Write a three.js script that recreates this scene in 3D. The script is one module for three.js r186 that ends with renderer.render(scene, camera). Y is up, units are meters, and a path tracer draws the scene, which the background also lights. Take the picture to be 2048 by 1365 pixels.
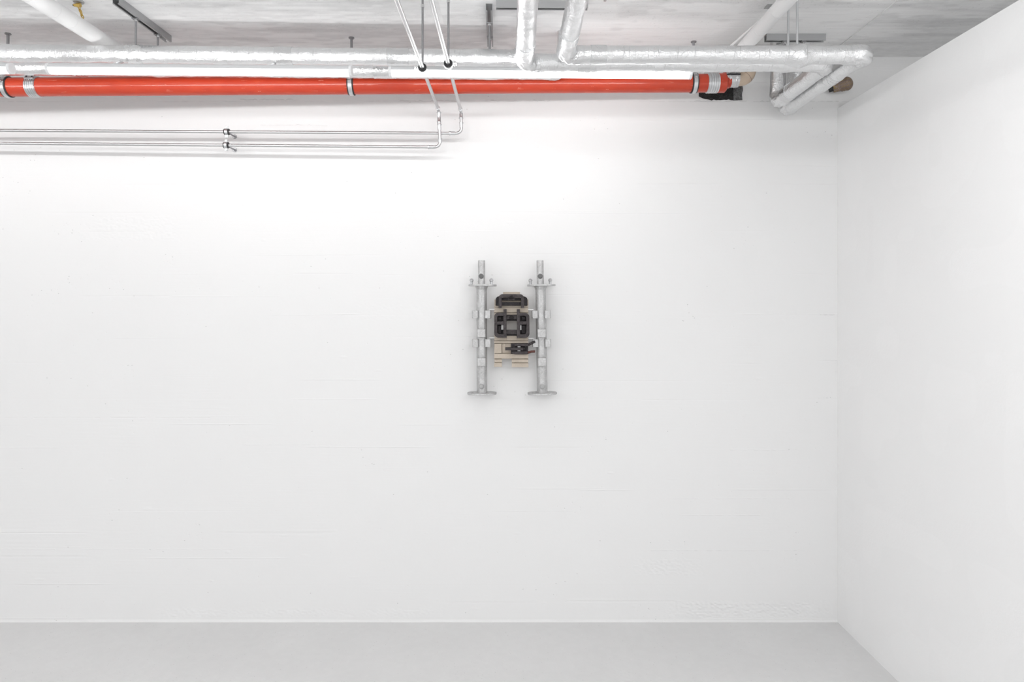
import * as THREE from 'three';
import { RoundedBoxGeometry } from 'three/addons/geometries/RoundedBoxGeometry.js';
import { mergeGeometries, toCreasedNormals } from 'three/addons/utils/BufferGeometryUtils.js';
import { RectAreaLightUniformsLib } from 'three/addons/lights/RectAreaLightUniformsLib.js';

// ---------------------------------------------------------------- camera, exposure, light strengths
// The camera looks square at the back wall (z = 0) from 3.41 m, eye 1.5975 m above the floor.
const DIST = 3.4125, FOCAL = 1365, CX = 1024, CY = 606, EYE = 1.5975, CEIL = 2.8275;
const scene = new THREE.Scene();
scene.background = new THREE.Color(0x000000);
const camera = new THREE.PerspectiveCamera(2 * Math.atan(682.5 / FOCAL) * 180 / Math.PI, 2048 / 1365, 0.05, 50);
camera.position.set(0, EYE, DIST);
camera.setViewOffset(2048, 1365, 0, 682.5 - CY, 2048, 1365);
scene.add(camera);
const renderer = new THREE.WebGLRenderer({ antialias: true });
renderer.toneMapping = THREE.LinearToneMapping;
renderer.toneMappingExposure = 1.2;
renderer.shadowMap.enabled = true;
RectAreaLightUniformsLib.init();
const NEAR_ROW = 24, UPWARD = 3.4, ROOM_ROWS = 48, ADDED_CROSS = 62, ROOM_UP = 46, SIDE_ROOM = 105, GLOW = 1.6;      // radiance of the tube lamps by the wall and of the ones over the room; the upward and crossways ones are added

// ---------------------------------------------------------------- small helpers
const V3 = (x, y, z) => new THREE.Vector3(x, y, z);
const mpp = z => (DIST - z) / FOCAL;                   // metres per photograph pixel at distance z from the wall
const SX = (px, z) => (px - CX) * mpp(z), SY = (py, z) => EYE + (CY - py) * mpp(z);
const at = (px, py, z) => V3(SX(px, z), SY(py, z), z);
let seed = 7;
const rnd = () => { seed = (seed + 0x6D2B79F5) | 0; let t = Math.imul(seed ^ (seed >>> 15), 1 | seed); t = (t + Math.imul(t ^ (t >>> 7), 61 | t)) ^ t; return ((t ^ (t >>> 14)) >>> 0) / 4294967296; };
const lerp = (a, b, t) => a + (b - a) * t, clamp = (x, a = 0, b = 1) => Math.min(b, Math.max(a, x));
const smooth = (a, b, x) => { const t = clamp((x - a) / (b - a)); return t * t * (3 - 2 * t); };
function hash(x, y, s) { let h = Math.imul(x, 374761393) ^ Math.imul(y, 668265263) ^ Math.imul(s, 1274126177); h = Math.imul(h ^ (h >>> 13), 1274126177); return ((h ^ (h >>> 16)) >>> 0) / 4294967296; }
function noise(x, y, s = 0, px = 1 << 20, py = 1 << 20) {         // value noise, tiles with whole periods px, py
  const xi = Math.floor(x), yi = Math.floor(y); let fx = x - xi, fy = y - yi;
  fx = fx * fx * (3 - 2 * fx); fy = fy * fy * (3 - 2 * fy);
  const x0 = ((xi % px) + px) % px, x1 = (x0 + 1) % px, y0 = ((yi % py) + py) % py, y1 = (y0 + 1) % py;
  return lerp(lerp(hash(x0, y0, s), hash(x1, y0, s), fx), lerp(hash(x0, y1, s), hash(x1, y1, s), fx), fy);
}
const names = new Map();
function numbered(name) { const n = names.get(name) || 0; names.set(name, n + 1); return n ? `${name}_${String(n).padStart(3, '0')}` : name; }
function shadow(o) { o.castShadow = o.receiveShadow = true; return o; }
function thing(name, label, category, pos = V3(0, 0, 0), group) {
  const g = new THREE.Group(); g.name = numbered(name); g.position.copy(pos); scene.add(g);
  g.userData = { label, category }; if (group) g.userData.group = group;
  return g;
}
function part(parent, name, geo, mat, label) {
  const m = shadow(new THREE.Mesh(geo, mat)); m.name = numbered(name); parent.add(m);
  if (label) m.userData.label = label;
  return m;
}
function struct(name, geo, mat, parent) {
  const m = shadow(new THREE.Mesh(geo, mat)); m.name = name; (parent || scene).add(m);
  if (!parent) m.userData.kind = 'structure';
  return m;
}
// a polyline with its corners rounded to the given bend radius, sampled every `step`
function route(pts, bend, step, arcs = 10) {
  const out = [pts[0].clone()];
  const run = (a, b) => { const n = Math.max(1, Math.ceil(a.distanceTo(b) / step)); for (let i = 1; i <= n; i++) out.push(a.clone().lerp(b, i / n)); };
  let last = pts[0];
  for (let i = 1; i < pts.length - 1; i++) {
    const p = pts[i], d1 = p.clone().sub(pts[i - 1]).normalize(), d2 = pts[i + 1].clone().sub(p).normalize();
    const ang = Math.acos(clamp(d1.dot(d2), -1, 1)), b = Array.isArray(bend) ? bend[i - 1] : bend, t = b * Math.tan(ang / 2);
    const a = p.clone().addScaledVector(d1, -t), c = p.clone().addScaledVector(d2, t), k = 4 / 3 * Math.tan(ang / 4) * b;
    run(last, a);
    const curve = new THREE.CubicBezierCurve3(a, a.clone().addScaledVector(d1, k), c.clone().addScaledVector(d2, -k), c);
    for (let j = 1; j <= arcs; j++) out.push(curve.getPoint(j / arcs));
    last = c;
  }
  run(last, pts[pts.length - 1]);
  return out;
}
// sweeps a circle along points; rf(s, angle, point) returns the radius there; uv in metres
function sweep(pts, r, { radial = 16, rf = null, caps = true, flat = null } = {}) {
  const n = pts.length, T = [], S = [0];
  for (let i = 0; i < n; i++) { T.push(pts[Math.min(n - 1, i + 1)].clone().sub(pts[Math.max(0, i - 1)]).normalize()); if (i) S.push(S[i - 1] + pts[i].distanceTo(pts[i - 1])); }
  let N = Math.abs(T[0].y) < 0.9 ? V3(0, 1, 0) : V3(0, 0, 1);
  N.addScaledVector(T[0], -N.dot(T[0])).normalize();
  const pos = [], uv = [], idx = [], nor = [];
  for (let i = 0; i < n; i++) {
    if (i) { N.applyQuaternion(new THREE.Quaternion().setFromUnitVectors(T[i - 1], T[i])); N.addScaledVector(T[i], -N.dot(T[i])).normalize(); }
    const B = T[i].clone().cross(N);
    for (let j = 0; j <= radial; j++) {
      const a = j / radial * Math.PI * 2, c = Math.cos(a), s = Math.sin(a), R = rf ? rf(S[i], j === radial ? 0 : a, pts[i]) : r;
      const w = flat ? [flat[0], flat[1]] : [1, 1];
      const d = N.clone().multiplyScalar(c * w[0]).addScaledVector(B, s * w[1]);
      pos.push(pts[i].x + d.x * R, pts[i].y + d.y * R, pts[i].z + d.z * R);
      nor.push(d.x, d.y, d.z); uv.push(a * r, S[i]);
    }
  }
  const W = radial + 1;
  for (let i = 0; i < n - 1; i++) for (let j = 0; j < radial; j++) { const a = i * W + j, b = a + W; idx.push(a, a + 1, b, b, a + 1, b + 1); }
  const g = new THREE.BufferGeometry();
  if (caps) for (const e of [0, n - 1]) {
    const c = pos.length / 3, t = T[e].clone().multiplyScalar(e ? 1 : -1);
    pos.push(pts[e].x, pts[e].y, pts[e].z); nor.push(t.x, t.y, t.z); uv.push(0, 0);
    for (let j = 0; j <= radial; j++) { const q = (e * W + j) * 3; pos.push(pos[q], pos[q + 1], pos[q + 2]); nor.push(t.x, t.y, t.z); uv.push(Math.cos(j / radial * 6.2832) * r, Math.sin(j / radial * 6.2832) * r); }
    for (let j = 1; j <= radial; j++) e ? idx.push(c, c + j, c + j + 1) : idx.push(c, c + j + 1, c + j);
  }
  g.setAttribute('position', new THREE.Float32BufferAttribute(pos, 3));
  g.setAttribute('normal', new THREE.Float32BufferAttribute(nor, 3));
  g.setAttribute('uv', new THREE.Float32BufferAttribute(uv, 2));
  g.setIndex(idx);
  if (rf) {
    const keep = g.attributes.normal.array.slice(n * W * 3);
    g.computeVertexNormals();
    const A = g.attributes.normal.array;
    for (let i = 0; i < n; i++) { const p = i * W * 3, q = p + radial * 3; for (let k = 0; k < 3; k++) A[p + k] = A[q + k] = (A[p + k] + A[q + k]) / 2; }
    A.set(keep, n * W * 3);
  }
  return g;
}
const rod = (a, b, r, radial = 12) => sweep([a, b], r, { radial });
function toAxis(g, dir, pos) { g.applyQuaternion(new THREE.Quaternion().setFromUnitVectors(V3(0, 1, 0), dir.clone().normalize())); if (pos) g.translate(pos.x, pos.y, pos.z); return g; }
function lathe(profile, dir = V3(0, 1, 0), pos = V3(0, 0, 0), seg = 32, crease = 0.5) { return toAxis(toCreasedNormals(new THREE.LatheGeometry(profile.map(([x, y]) => new THREE.Vector2(Math.max(x, 1e-5), y)), seg), crease), dir, pos); }
function ring(rin, rout, w, dir, pos, seg = 40, bevel = 0.0008) {
  const h = w / 2, b = bevel;
  return lathe([[rin, -h], [rout - b, -h], [rout, -h + b], [rout, h - b], [rout - b, h], [rin, h], [rin, -h]], dir, pos, seg);
}
const disc = (r, w, dir, pos, seg = 24) => lathe([[0, -w / 2], [r * 0.94, -w / 2], [r, -w / 2 + r * 0.06], [r, w / 2 - r * 0.06], [r * 0.94, w / 2], [0, w / 2]], dir, pos, seg);
const hexnut = (r, w, dir, pos) => toAxis(toCreasedNormals(new THREE.CylinderGeometry(r, r, w, 6), 0.3), dir, pos);
function box(x0, x1, y0, y1, z0, z1, r = 0.0012) {
  const w = Math.abs(x1 - x0), h = Math.abs(y1 - y0), d = Math.abs(z1 - z0);
  const g = new RoundedBoxGeometry(w, h, d, 2, Math.min(r, w / 2.1, h / 2.1, d / 2.1));
  g.translate((x0 + x1) / 2, (y0 + y1) / 2, (z0 + z1) / 2);
  return g;
}
// extrudes an outline (list of [x, y] in metres, holes likewise) between z0 and z1 with a small chamfer
function slab(outline, z0, z1, holes = [], bevel = 0.0008) {
  const mk = (C, pts) => { const s = new C(); pts.forEach(([x, y], i) => i ? s.lineTo(x, y) : s.moveTo(x, y)); s.closePath(); return s; };
  const s = mk(THREE.Shape, outline); holes.forEach(h => s.holes.push(mk(THREE.Path, h)));
  const g = new THREE.ExtrudeGeometry(s, { depth: z1 - z0 - 2 * bevel, bevelEnabled: bevel > 0, bevelThickness: bevel, bevelSize: bevel, bevelOffset: -bevel, bevelSegments: 1, curveSegments: 8 });
  g.translate(0, 0, z0 + bevel);
  return g;
}
function roundRect(x0, y0, x1, y1, r, n = 6) {                    // r: one radius or [bottom left, bottom right, top right, top left]
  const R = Array.isArray(r) ? r : [r, r, r, r], out = [];
  [[x0, y0, 1, 1, Math.PI], [x1, y0, -1, 1, 1.5 * Math.PI], [x1, y1, -1, -1, 0], [x0, y1, 1, -1, 0.5 * Math.PI]].forEach(([x, y, sx, sy, a], i) => {
    if (R[i] < 1e-6) return out.push([x, y]);
    for (let k = 0; k <= n; k++) { const t = a + k / n * Math.PI / 2; out.push([x + sx * R[i] + Math.cos(t) * R[i], y + sy * R[i] + Math.sin(t) * R[i]]); }
  });
  return out;
}
// uv in metres from position, by the way each face points
function planeUV(g, offU = 0, offV = 0) {
  const p = g.attributes.position, n = g.attributes.normal, uv = new Float32Array(p.count * 2);
  for (let i = 0; i < p.count; i++) {
    const ax = Math.abs(n.getX(i)), ay = Math.abs(n.getY(i)), az = Math.abs(n.getZ(i));
    const [u, v] = az >= ax && az >= ay ? [p.getX(i), p.getY(i)] : ay >= ax ? [p.getX(i), p.getZ(i)] : [p.getZ(i), p.getY(i)];
    uv[2 * i] = u + offU; uv[2 * i + 1] = v + offV;
  }
  g.setAttribute('uv', new THREE.BufferAttribute(uv, 2));
  return g;
}
function texture(w, h, fill, srgb, sizeU, sizeV) {                // fill(x, y) -> grey or [r, g, b], 0..1
  const d = new Uint8Array(w * h * 4);
  for (let y = 0; y < h; y++) for (let x = 0; x < w; x++) {
    const c = fill(x, y), q = (y * w + x) * 4;
    if (typeof c === 'number') d[q] = d[q + 1] = d[q + 2] = clamp(c) * 255; else for (let k = 0; k < 3; k++) d[q + k] = clamp(c[k]) * 255;
    d[q + 3] = 255;
  }
  const t = new THREE.DataTexture(d, w, h, THREE.RGBAFormat);
  t.wrapS = t.wrapT = THREE.RepeatWrapping; t.magFilter = THREE.LinearFilter; t.minFilter = THREE.LinearMipmapLinearFilter; t.generateMipmaps = true;
  if (srgb) t.colorSpace = THREE.SRGBColorSpace;
  t.repeat.set(1 / sizeU, 1 / sizeV); t.needsUpdate = true;
  return t;
}

// ---------------------------------------------------------------- materials
// Painted board-marked concrete: one tile is 5.12 m x 2.83 m at 2.5 mm.
const WW = 2048, WH = 1132, wallH = new Float32Array(WW * WH), wallC = new Float32Array(WW * WH).fill(1);
{
  const put = (x, y, dh, dc = 0) => { x = ((x | 0) % WW + WW) % WW; y = y | 0; if (y < 0 || y >= WH) return; wallH[y * WW + x] += dh; wallC[y * WW + x] -= dc; };
  const rows = []; let y = 6;
  while (y < WH) { rows.push(y); y += 34 + Math.floor(rnd() * 22); }
  const lift = rows.map(() => (rnd() - 0.5) * 0.10);
  for (let j = 0, b = 0; j < WH; j++) {
    while (b + 1 < rows.length && rows[b + 1] <= j) b++;
    for (let i = 0; i < WW; i++) {
      const q = j * WW + i;
      const patch = smooth(0.45, 0.8, noise(i / 190, j / 60, 11, 11));
      const grain = noise(i / 42 + noise(i / 60, j / 14, 3) * 1.6, j / 2.3, 5 + b) - 0.5;
      wallH[q] += lift[b] + grain * 0.10 * patch + (noise(i / 60, j / 30, 21) - 0.5) * 0.16 + (noise(i / 5, j / 4, 31) - 0.5) * 0.05;
      wallC[q] -= (noise(i / 3, j / 2, 41) > 0.93 ? 0.006 : 0);
    }
  }
  for (const r of rows) {                                          // fins and gaps between the shuttering boards, here and there
    const n = 2 + Math.floor(rnd() * 3);
    for (let k = 0; k < n; k++) {
      const x0 = Math.floor(rnd() * WW), len = 40 + rnd() * 260, up = rnd() < 0.62 ? 1 : -1, a = 0.25 + rnd() * 0.5, dy = Math.floor((rnd() - 0.5) * 4);
      for (let i = 0; i < len; i++) {
        const f = a * Math.min(1, i / 25, (len - i) / 25) * (0.6 + 0.5 * noise(i / 9, r, 51));
        put(x0 + i, r + dy, up * f); put(x0 + i, r + dy - 1, up * f * 0.4);
      }
    }
  }
  for (let k = 0; k < 380; k++) {                                  // air holes, in loose swarms
    const cx = rnd() * WW, cy = rnd() * WH, m = rnd() < 0.12 ? 8 : 1;
    for (let e = 0; e < m; e++) { const x = cx + (rnd() - 0.5) * 60 * (m > 1), yy = cy + (rnd() - 0.5) * 40 * (m > 1), big = rnd() < 0.25; put(x, yy, -0.5, big ? 0.2 : 0.05); if (big) put(x + 1, yy, -0.4, 0.12); }
  }
  for (let k = 0; k < 46; k++) {                                   // knots and blobs of paint
    const cx = rnd() * WW, cy = rnd() * WH, rx = 5 + rnd() * 12, ry = 2 + rnd() * 3, a = 0.2 + rnd() * 0.35;
    for (let dy = -8; dy <= 8; dy++) for (let dx = -20; dx <= 20; dx++) { const e = Math.hypot(dx / rx, dy / ry); if (e < 1.4) put(cx + dx, cy + dy, a * (Math.cos(Math.min(e, 1) * Math.PI) + 1) / 2 * (0.6 + 0.6 * noise(dx / 3 + cx, dy / 2, 61))); }
  }
  const rough = (x0, x1, y0, y1, a) => { for (let j = y0; j < y1; j++) for (let i = x0; i < x1; i++) { const e = Math.min(i - x0, x1 - i) / 60, f = Math.min(j - y0, y1 - j) / 8; put(i, j, a * clamp(Math.min(e, f)) * (noise(i / 5, j / 3, 71) - 0.35)); } };
  rough(1320, 1670, 6, 44, 1.3); rough(300, 900, 6, 30, 0.6); rough(700, 1000, 600, 640, 0.35); rough(150, 380, 760, 815, 0.5); rough(1250, 1420, 90, 130, 0.6);
  const line = (px0, px1, py, h, c, jag = 0) => { for (let i = px0; i < px1; i++) { const n2 = noise(i / 6, py, 81), m = noise(i / 30, py, 82); if (m > 0.25) put(i, 1245.5 - py + (jag ? Math.round((n2 - 0.5) * jag) : 0), h * n2, c * n2 * m); } };
  line(0, 2048, 203, -0.7, 0.05); line(480, 720, 200, -0.7, 0.25, 2); line(800, 1100, 202, -0.8, 0.35, 3); line(1380, 1680, 203, -0.8, 0.2, 2);
  line(520, 655, 251, -0.8, 0.22, 2); line(1460, 1650, 901, 0.9, 0); line(1300, 1580, 998, 0.9, 0); line(1360, 1520, 1031, 0.9, 0); line(580, 660, 893, 0.9, 0); line(0, 420, 837, -0.5, 0.03); line(1640, 1675, 631, -0.9, 0.3);
  line(390, 700, 890, 0.7, 0); line(0, 470, 1100, 0.7, 0); line(1460, 1660, 900, 0.5, 0); line(1300, 1660, 1102, 0.7, 0.04);
}
const lo = -1.2, hi = 1.6;
const wallMat = new THREE.MeshStandardMaterial({ color: 0xffffff, roughness: 0.62 });
wallMat.map = texture(WW, WH, (x, y) => 0.928 * wallC[y * WW + x], true, 5.12, 2.83);
wallMat.bumpMap = texture(WW, WH, (x, y) => (wallH[y * WW + x] - lo) / (hi - lo), false, 5.12, 2.83);
wallMat.bumpScale = 0.005;
const plasterMat = new THREE.MeshStandardMaterial({ color: 0xffffff, roughness: 0.7 });
plasterMat.map = texture(512, 512, (x, y) => 0.968 + (noise(x / 40, y / 40, 90, 13, 13) - 0.5) * 0.008, true, 2, 2);
plasterMat.bumpMap = texture(512, 512, (x, y) => noise(x / 8, y / 8, 91, 64, 64) * 0.6 + noise(x / 2, y / 2, 92, 256, 256) * 0.4, false, 0.6, 0.6);
plasterMat.bumpScale = 0.0003;
const ceilMat = new THREE.MeshStandardMaterial({ color: 0xffffff, roughness: 0.8 });
{
  const W = 2048, H = 512, rows = [0, 58, 131, 190, 262, 330, 398, 455];   // boards across, 2.2 m x 0.55 m... tile 4.1 m x 1.0 m
  const stainAndTone = (x, y) => {
    const s = noise(x / 90, y / 26, 101, 23), X = (x / W * 8.2 + 3.9) % 8.2 - 4.2, patchTone = smooth(0.42, 0.62, 0.55 * noise(x / 70, y / 40, 110) + 0.45 * noise(x / 16, y / 12, 111) + (X > 1.56 ? 0.08 : lerp(0.14, -0.22, smooth(-0.7, 0.9, X)))), f = noise(x / 30, y / 7, 102), st = noise(x / 60, y / 3.2, 103);  // patchy darker tone, heavier towards the left and beyond the ceiling joint
    let c = 0.985 - patchTone * (0.03 + 0.03 * noise(x / 6, y / 5, 112)) - 0.05 * smooth(0.5, 0.85, s) - 0.028 * smooth(0.55, 0.9, f) * st - 0.008 * smooth(0.6, 0.95, st);
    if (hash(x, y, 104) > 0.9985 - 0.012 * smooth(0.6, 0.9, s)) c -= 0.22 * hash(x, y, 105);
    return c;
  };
  ceilMat.map = texture(W, H, stainAndTone, true, 8.2, 1.0);
  ceilMat.bumpMap = texture(W, H, (x, y) => {
    let b = 0; while (b + 1 < rows.length && rows[b + 1] <= y) b++;
    const e = y - rows[b];
    return 0.5 + (hash(b, 3, 106) - 0.5) * 0.35 + (e < 2 && noise(x / 90, b, 107) > 0.45 ? 0.25 : 0) + (noise(x / 40, y / 5, 108) - 0.5) * 0.07 + (noise(x / 4, y / 4, 109) - 0.5) * 0.1;
  }, false, 4.1, 1.0);
  ceilMat.bumpScale = 0.004;
}
const floorMat = new THREE.MeshStandardMaterial({ color: 0xffffff, roughness: 0.55 });
floorMat.map = texture(1024, 1024, (x, y) => { const c = 0.856 + (noise(x / 90, y / 90, 120, 11, 11) - 0.5) * 0.014 + (noise(x / 12, y / 12, 121, 85, 85) - 0.5) * 0.01; return hash(x, y, 122) > 0.9992 ? c - 0.18 : hash(x, y, 124) > 0.9995 ? c + 0.08 : c; }, true, 2.2, 2.2);
floorMat.bumpMap = texture(512, 512, (x, y) => noise(x / 6, y / 6, 123, 85, 85) * 0.5 + noise(x / 30, y / 30, 125, 17, 17), false, 0.9, 0.9);
floorMat.bumpScale = 0.0006;

// crinkled aluminium foil: sharp random creases over soft buckles
const FT = 1024, foilH = new Float32Array(FT * FT);
for (let j = 0; j < FT; j++) for (let i = 0; i < FT; i++) {
  const wx = (noise(i / 32, j / 32, 130, 32, 32) - 0.5) * 24, wy = (noise(i / 32, j / 32, 131, 32, 32) - 0.5) * 24;
  const r = (s, k) => 1 - Math.abs(2 * noise((i + wx) / s, (j + wy) / (s * 1.6), k, FT / s, FT / (s * 1.6) | 0) - 1);
  foilH[j * FT + i] = 0.3 * r(64, 132) ** 5 + 0.26 * r(32, 133) ** 5 + 0.22 * r(16, 134) ** 3 + 0.22 * noise(i / 4, j / 4, 135, 256, 256);
}
for (let k = 0; k < 150; k++) {                                     // folds running round and slantwise
  let x = rnd() * FT, y = rnd() * FT; const a = (rnd() < 0.6 ? 0.1 : 0.8) * (rnd() - 0.5) * 2 + (rnd() < 0.5 ? Math.PI : 0), len = 50 + rnd() * 190, h = (rnd() < 0.6 ? 1 : -1) * (0.25 + rnd() * 0.35);
  for (let i = 0; i < len; i++) {
    x += Math.cos(a); y += Math.sin(a) + (noise(i / 14, k, 136) - 0.5) * 0.6;
    const f = h * Math.min(1, i / 14, (len - i) / 14);
    for (let d = -2; d <= 2; d++) foilH[((((y + d) | 0) % FT + FT) % FT) * FT + (((x | 0) % FT + FT) % FT)] += f * (1 - Math.abs(d) / 3);
  }
}
const foilBump = texture(FT, FT, (x, y) => 0.15 + foilH[y * FT + x] * 0.42, false, 0.42, 0.42);
const foilMat = new THREE.MeshStandardMaterial({ color: new THREE.Color().setRGB(0.79, 0.795, 0.80), metalness: 1, roughness: 0.3, bumpMap: foilBump, bumpScale: 0.0042 });
const tapeMat = new THREE.MeshStandardMaterial({ color: new THREE.Color().setRGB(0.74, 0.745, 0.75), metalness: 1, roughness: 0.2, bumpMap: foilBump, bumpScale: 0.0035 });
const redMat = new THREE.MeshPhysicalMaterial({ color: 0xffffff, roughness: 0.5, specularIntensity: 0.5, clearcoat: 0.6, clearcoatRoughness: 0.11 });
redMat.map = texture(512, 2048, (x, y) => {
  const n = noise(x / 30, y / 60, 140, 17, 34), d = hash(x, y, 141);
  const scratch = noise(x / 5, y / 90, 143) > 0.86 && noise(x / 40, y / 40, 144) > 0.7;
  if (d > 0.9994 || (scratch && d > 0.5)) return [0.86, 0.55, 0.48];
  return [0.715 + n * 0.03, 0.215 + n * 0.035, 0.115 + n * 0.025];
}, true, 0.2765, 1.6);
redMat.bumpMap = texture(256, 256, (x, y) => noise(x / 6, y / 6, 145, 43, 43) * 0.7 + noise(x / 2, y / 2, 146, 128, 128) * 0.3, false, 0.12, 0.12);
redMat.bumpScale = 0.0001;
const std = (r, g, b, rough, metal = 0) => new THREE.MeshStandardMaterial({ color: new THREE.Color().setRGB(r, g, b), roughness: rough, metalness: metal });
const steelMat = std(0.58, 0.58, 0.585, 0.4, 1), rodMat = std(0.34, 0.34, 0.35, 0.42, 0.85), railMat = std(0.46, 0.465, 0.47, 0.45, 0.8), rubberMat = std(0.03, 0.03, 0.032, 0.7);
const brightMat = std(0.63, 0.64, 0.65, 0.33, 1), boltMat = std(0.7, 0.7, 0.7, 0.3, 1), whitePipeMat = std(0.93, 0.93, 0.93, 0.5), pvcTapeMat = std(0.88, 0.88, 0.88, 0.4);
const brassMat = std(0.62, 0.43, 0.13, 0.38, 0.8), beigeMat = std(0.62, 0.5, 0.4, 0.5), housingMat = std(0.84, 0.85, 0.86, 0.35); const shellMat = std(0.62, 0.63, 0.64, 0.3); shellMat.emissive.setRGB(1, 1, 1); shellMat.emissiveIntensity = 0.04;  // faint shell glow added to go with the upward light above it
for (const [m, s] of [[railMat, 150], [rodMat, 160], [steelMat, 170]]) { m.roughnessMap = texture(128, 128, (x, y) => 0.8 + noise(x / 12, y / 12, s, 11, 11) * 0.2, false, 0.15, 0.15); }
beigeMat.map = texture(256, 256, (x, y) => { const n = noise(x / 24, y / 24, 180, 11, 11), d = hash(x, y, 181) > 0.997 ? -0.15 : 0; return [0.93 + n * 0.07 + d, 0.93 + n * 0.06 + d, 0.92 + n * 0.05 + d]; }, true, 0.2, 0.2);
const galvMat = new THREE.MeshStandardMaterial({ color: 0xffffff, roughness: 0.46, metalness: 0.6 });
galvMat.map = texture(512, 512, (x, y) => { const n = noise(x / 26, y / 40, 190, 20, 13), f = noise(x / 5, y / 6, 191, 102, 85), p = noise(x / 9, y / 9, 192, 57, 57) > 0.86 ? -0.12 : 0, d = hash(x >> 1, y >> 1, 193) > 0.985 ? -0.16 : 0; const c = 0.75 + (n - 0.5) * 0.07 + (f - 0.5) * 0.09 + p * 0.7 + d; return [c, c, c]; }, true, 0.16, 0.16);
galvMat.bumpMap = texture(256, 256, (x, y) => noise(x / 8, y / 8, 194, 32, 32) * 0.6 + noise(x / 3, y / 3, 195, 85, 85) * 0.4, false, 0.08, 0.08);
galvMat.bumpScale = 0.0008;
const boardMat = new THREE.MeshStandardMaterial({ color: 0xffffff, roughness: 0.8 });
boardMat.map = texture(512, 512, (x, y) => { const n = noise(x / 60, y / 60, 200, 8, 8), f = noise(x / 2.5, y / 2.5, 201, 204, 204), d = hash(x >> 1, y >> 1, 202) > 0.985 ? -0.1 : 0, c = (n - 0.5) * 0.04 + (f - 0.5) * 0.08 + d; return [0.77 + c, 0.725 + c, 0.67 + c]; }, true, 0.2, 0.2);
const ironMat = new THREE.MeshStandardMaterial({ color: 0xffffff, roughness: 0.55, metalness: 0.3 });
const ironTone = rust => texture(256, 256, (x, y) => { const n = noise(x / 20, y / 20, 210, 12, 12), f = noise(x / 4, y / 4, 211, 64, 64), d = hash(x, y, 212) > 0.98 ? 0.09 : 0, c = (n - 0.5) * 0.09 + (f - 0.5) * 0.1 + d; return [0.25 + c + rust * 0.13, 0.23 + c, 0.235 + c - rust * 0.03]; }, true, 0.09, 0.09);
ironMat.map = ironTone(0);
ironMat.bumpMap = texture(128, 128, (x, y) => noise(x / 5, y / 5, 213, 25, 25), false, 0.04, 0.04); ironMat.bumpScale = 0.0008;
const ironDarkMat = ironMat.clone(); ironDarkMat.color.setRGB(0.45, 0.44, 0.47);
const strapMat = std(0.72, 0.72, 0.72, 0.4, 0.3);
const boltHeadMat = std(0.16, 0.16, 0.16, 0.6, 0.4), boltLightMat = std(0.42, 0.42, 0.42, 0.6, 0.4);
const rustMat = ironMat.clone(); rustMat.map = ironTone(1);

// ---------------------------------------------------------------- the room
const LEFT = -5.2, RIGHT = 3.6, FRONT = 11, PART = 1.6275, PART_TOP = 2.57, T = 0.25;
const shell = (x0, x1, y0, y1, z0, z1, u = 0, v = 0) => { const g = new THREE.BoxGeometry(x1 - x0, y1 - y0, z1 - z0); g.translate((x0 + x1) / 2, (y0 + y1) / 2, (z0 + z1) / 2); return planeUV(g, u, v); };
struct('wall_back', shell(LEFT - T, RIGHT + T, 0, CEIL, -T, 0, 2.56, 0), wallMat);
struct('floor', shell(LEFT - T, RIGHT + T, -T, 0, -T, FRONT + T), floorMat);
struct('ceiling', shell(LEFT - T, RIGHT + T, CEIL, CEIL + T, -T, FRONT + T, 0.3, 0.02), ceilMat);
struct('wall_left', shell(LEFT - T, LEFT, 0, CEIL, 0, FRONT), plasterMat);
struct('wall_outer', shell(RIGHT, RIGHT + T, 0, CEIL, 0, FRONT), plasterMat);
struct('wall_front', shell(LEFT - T, RIGHT + T, 0, CEIL, FRONT, FRONT + T), plasterMat);
struct('wall_right', shell(PART, PART + 0.125, 0, PART_TOP, 0, FRONT), plasterMat);
{ // the rounded bead of paint and filler where the back wall meets the floor
  const s = [[0, 0], [0.003, 0], [0.0026, 0.003], [0.0021, 0.006], [0.0014, 0.009], [0, 0.012]];
  const g = slab(s, 0, PART - LEFT, [], 0); g.rotateY(-Math.PI / 2); g.translate(PART, 0, 0);
  struct('trim_1', planeUV(toCreasedNormals(g, 0.6), 2.56, 0), wallMat);
  const j = slab([[0, 0], [0.006, 0], [0.003, -0.0045], [0, -0.0045]], 0, FRONT, [], 0);  // joint between two pours of the ceiling
  j.translate(1.563, CEIL, 0);
  struct('trim_2', planeUV(j), ceilMat);
}

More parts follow.
